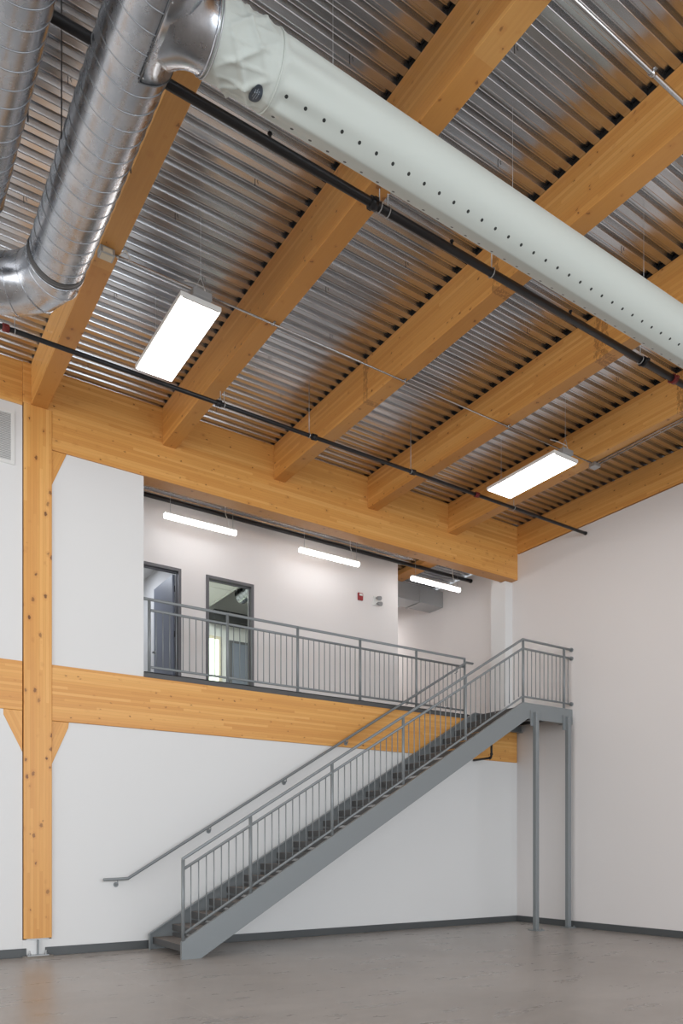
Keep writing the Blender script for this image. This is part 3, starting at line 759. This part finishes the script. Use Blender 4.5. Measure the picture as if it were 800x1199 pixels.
fd = empty('fabric_duct', (-8.955, YC, ZC), 'pale green fabric air duct with two rows of holes running across under the roof', 'duct')
mb = MB(); NS = 128
xs = []
x = 0.0
while x < 1.3: xs.append(x); x += 0.0125
while x < 8.93: xs.append(x); x += 0.15
xs.append(8.94)
def prof(x, th):
    """radius; th = 0 at the bottom, positive towards +Y"""
    r = RF
    r *= 1 + 0.055*math.exp(-(abs(th)/0.22))*min(1, x/0.6)              # bottom seam ridge
    g = max(0.0, 1-abs((x-0.17)/0.20))                                 # puckered cuff
    if 0.015 < x < 0.42:
        w = math.sin(PI*(x-0.015)/0.405)
        f1 = 1-abs(math.sin(th*3.5+x*13)); f2 = 1-abs(math.sin(th*2.5-x*15+0.7)); f3 = 1-abs(math.sin(th*6+x*5+2))
        r += w*(0.026*f1**3 + 0.022*f2**3 + 0.012*f3**4 - 0.014)
    d = x-0.46
    if d > 0:
        r += 0.0105*math.exp(-d/0.42)*math.sin(th*9+0.6+d*1.5)*min(1, d/0.04)
        r += 0.0035*math.exp(-d/0.8)*math.sin(th*5+2)*min(1, d/0.05)
    for c0, hgt in ((0.42, 0.006), (0.455, 0.006), (0.03, 0.003)):
        r += hgt*math.exp(-((x-c0)/0.010)**2)
    return r
for x in xs:
    for i in range(NS):
        th = 2*PI*i/NS-PI; r = prof(x, th)
        mb.v.append((x, r*math.sin(th), -r*math.cos(th)))
for k in range(len(xs)-1):
    for i in range(NS):
        j = (i+1) % NS; mb.f.append((k*NS+i, k*NS+j, (k+1)*NS+j, (k+1)*NS+i)); mb.sm.append(True)
mb.build('fabric_tube', FAB, fd)
# fabric cuff seams and clamp ring
MB().ring((0.44, 0, 0), (1, 0, 0), RF+0.004, 0.007, 96, 8).build('cuff_hem', FAB, fd)
MB().ring((0.012, 0, 0), (1, 0, 0), RF+0.006, 0.006, 96, 8).build('clamp_band', GALVD, fd)
a = math.radians(125)
MB().box(-0.01, 0.03, -0.03, 0.03, 0, 0.018).tube([(0.01, -0.02, 0.02), (0.06, 0.03, 0.02)], 0.006, 8).ring((0.01, 0.0, 0.02), (0, 0, 1), 0.02, 0.005, 16, 6).build('clamp_buckle', GALV, fd, (0.0, -math.sin(a)*(RF+0.006), -math.cos(a)*(RF+0.006)), (PI-a, 0, 0))
# oval dark badge on the cuff
bm_ = MB(); xc, tc_ = 0.335, math.radians(-2)
NB = 28
def bp_(x, th, off): 
    r = prof(x, th)+off; return (x, r*math.sin(th), -r*math.cos(th))
cidx = []
R_ = 5
for k in range(R_+1):
    for i in range(NB):
        a_ = 2*PI*i/NB; q = k/R_
        bm_.v.append(bp_(xc+0.040*q*math.cos(a_), tc_+(0.068/RF)*q*math.sin(a_), 0.004))
for k in range(R_):
    for i in range(NB):
        j = (i+1) % NB; bm_.f.append((k*NB+i, k*NB+j, (k+1)*NB+j, (k+1)*NB+i)); bm_.sm.append(True)
bm_.build('oval_badge', mat('badge_navy', lin(66, 74, 84), 0.6), fd)
bl = MB()
for ln, (u, ww) in enumerate(((-0.013, 0.028), (0.0, 0.040), (0.013, 0.028))):
    k = 0; s_ = -ww
    while s_ < ww:
        L_ = random.uniform(0.004, 0.009); n0 = len(bl.v)
        for (uu, tt) in ((u-0.003, s_), (u+0.003, s_), (u+0.003, s_+L_), (u-0.003, s_+L_)):
            bl.v.append(bp_(xc+uu, tc_+tt/RF, 0.0055))
        bl.f.append((n0, n0+1, n0+2, n0+3)); bl.sm.append(False); s_ += L_+0.004
bl.build('badge_print', mat('badge_print', lin(150, 158, 165), 0.6), fd)
for x in (0.95, 2.75, 4.55, 6.35, 8.05):
    MB().tube([(x, 0, RF), (x, 0, DZ-ZC-0.001)], 0.0018, 5).build('support_wire', GALVD, fd)
MB().tube([(0.2, 0, RF+0.03), (8.94, 0, RF+0.03)], 0.004, 6).build('support_cable', GALVD, fd)
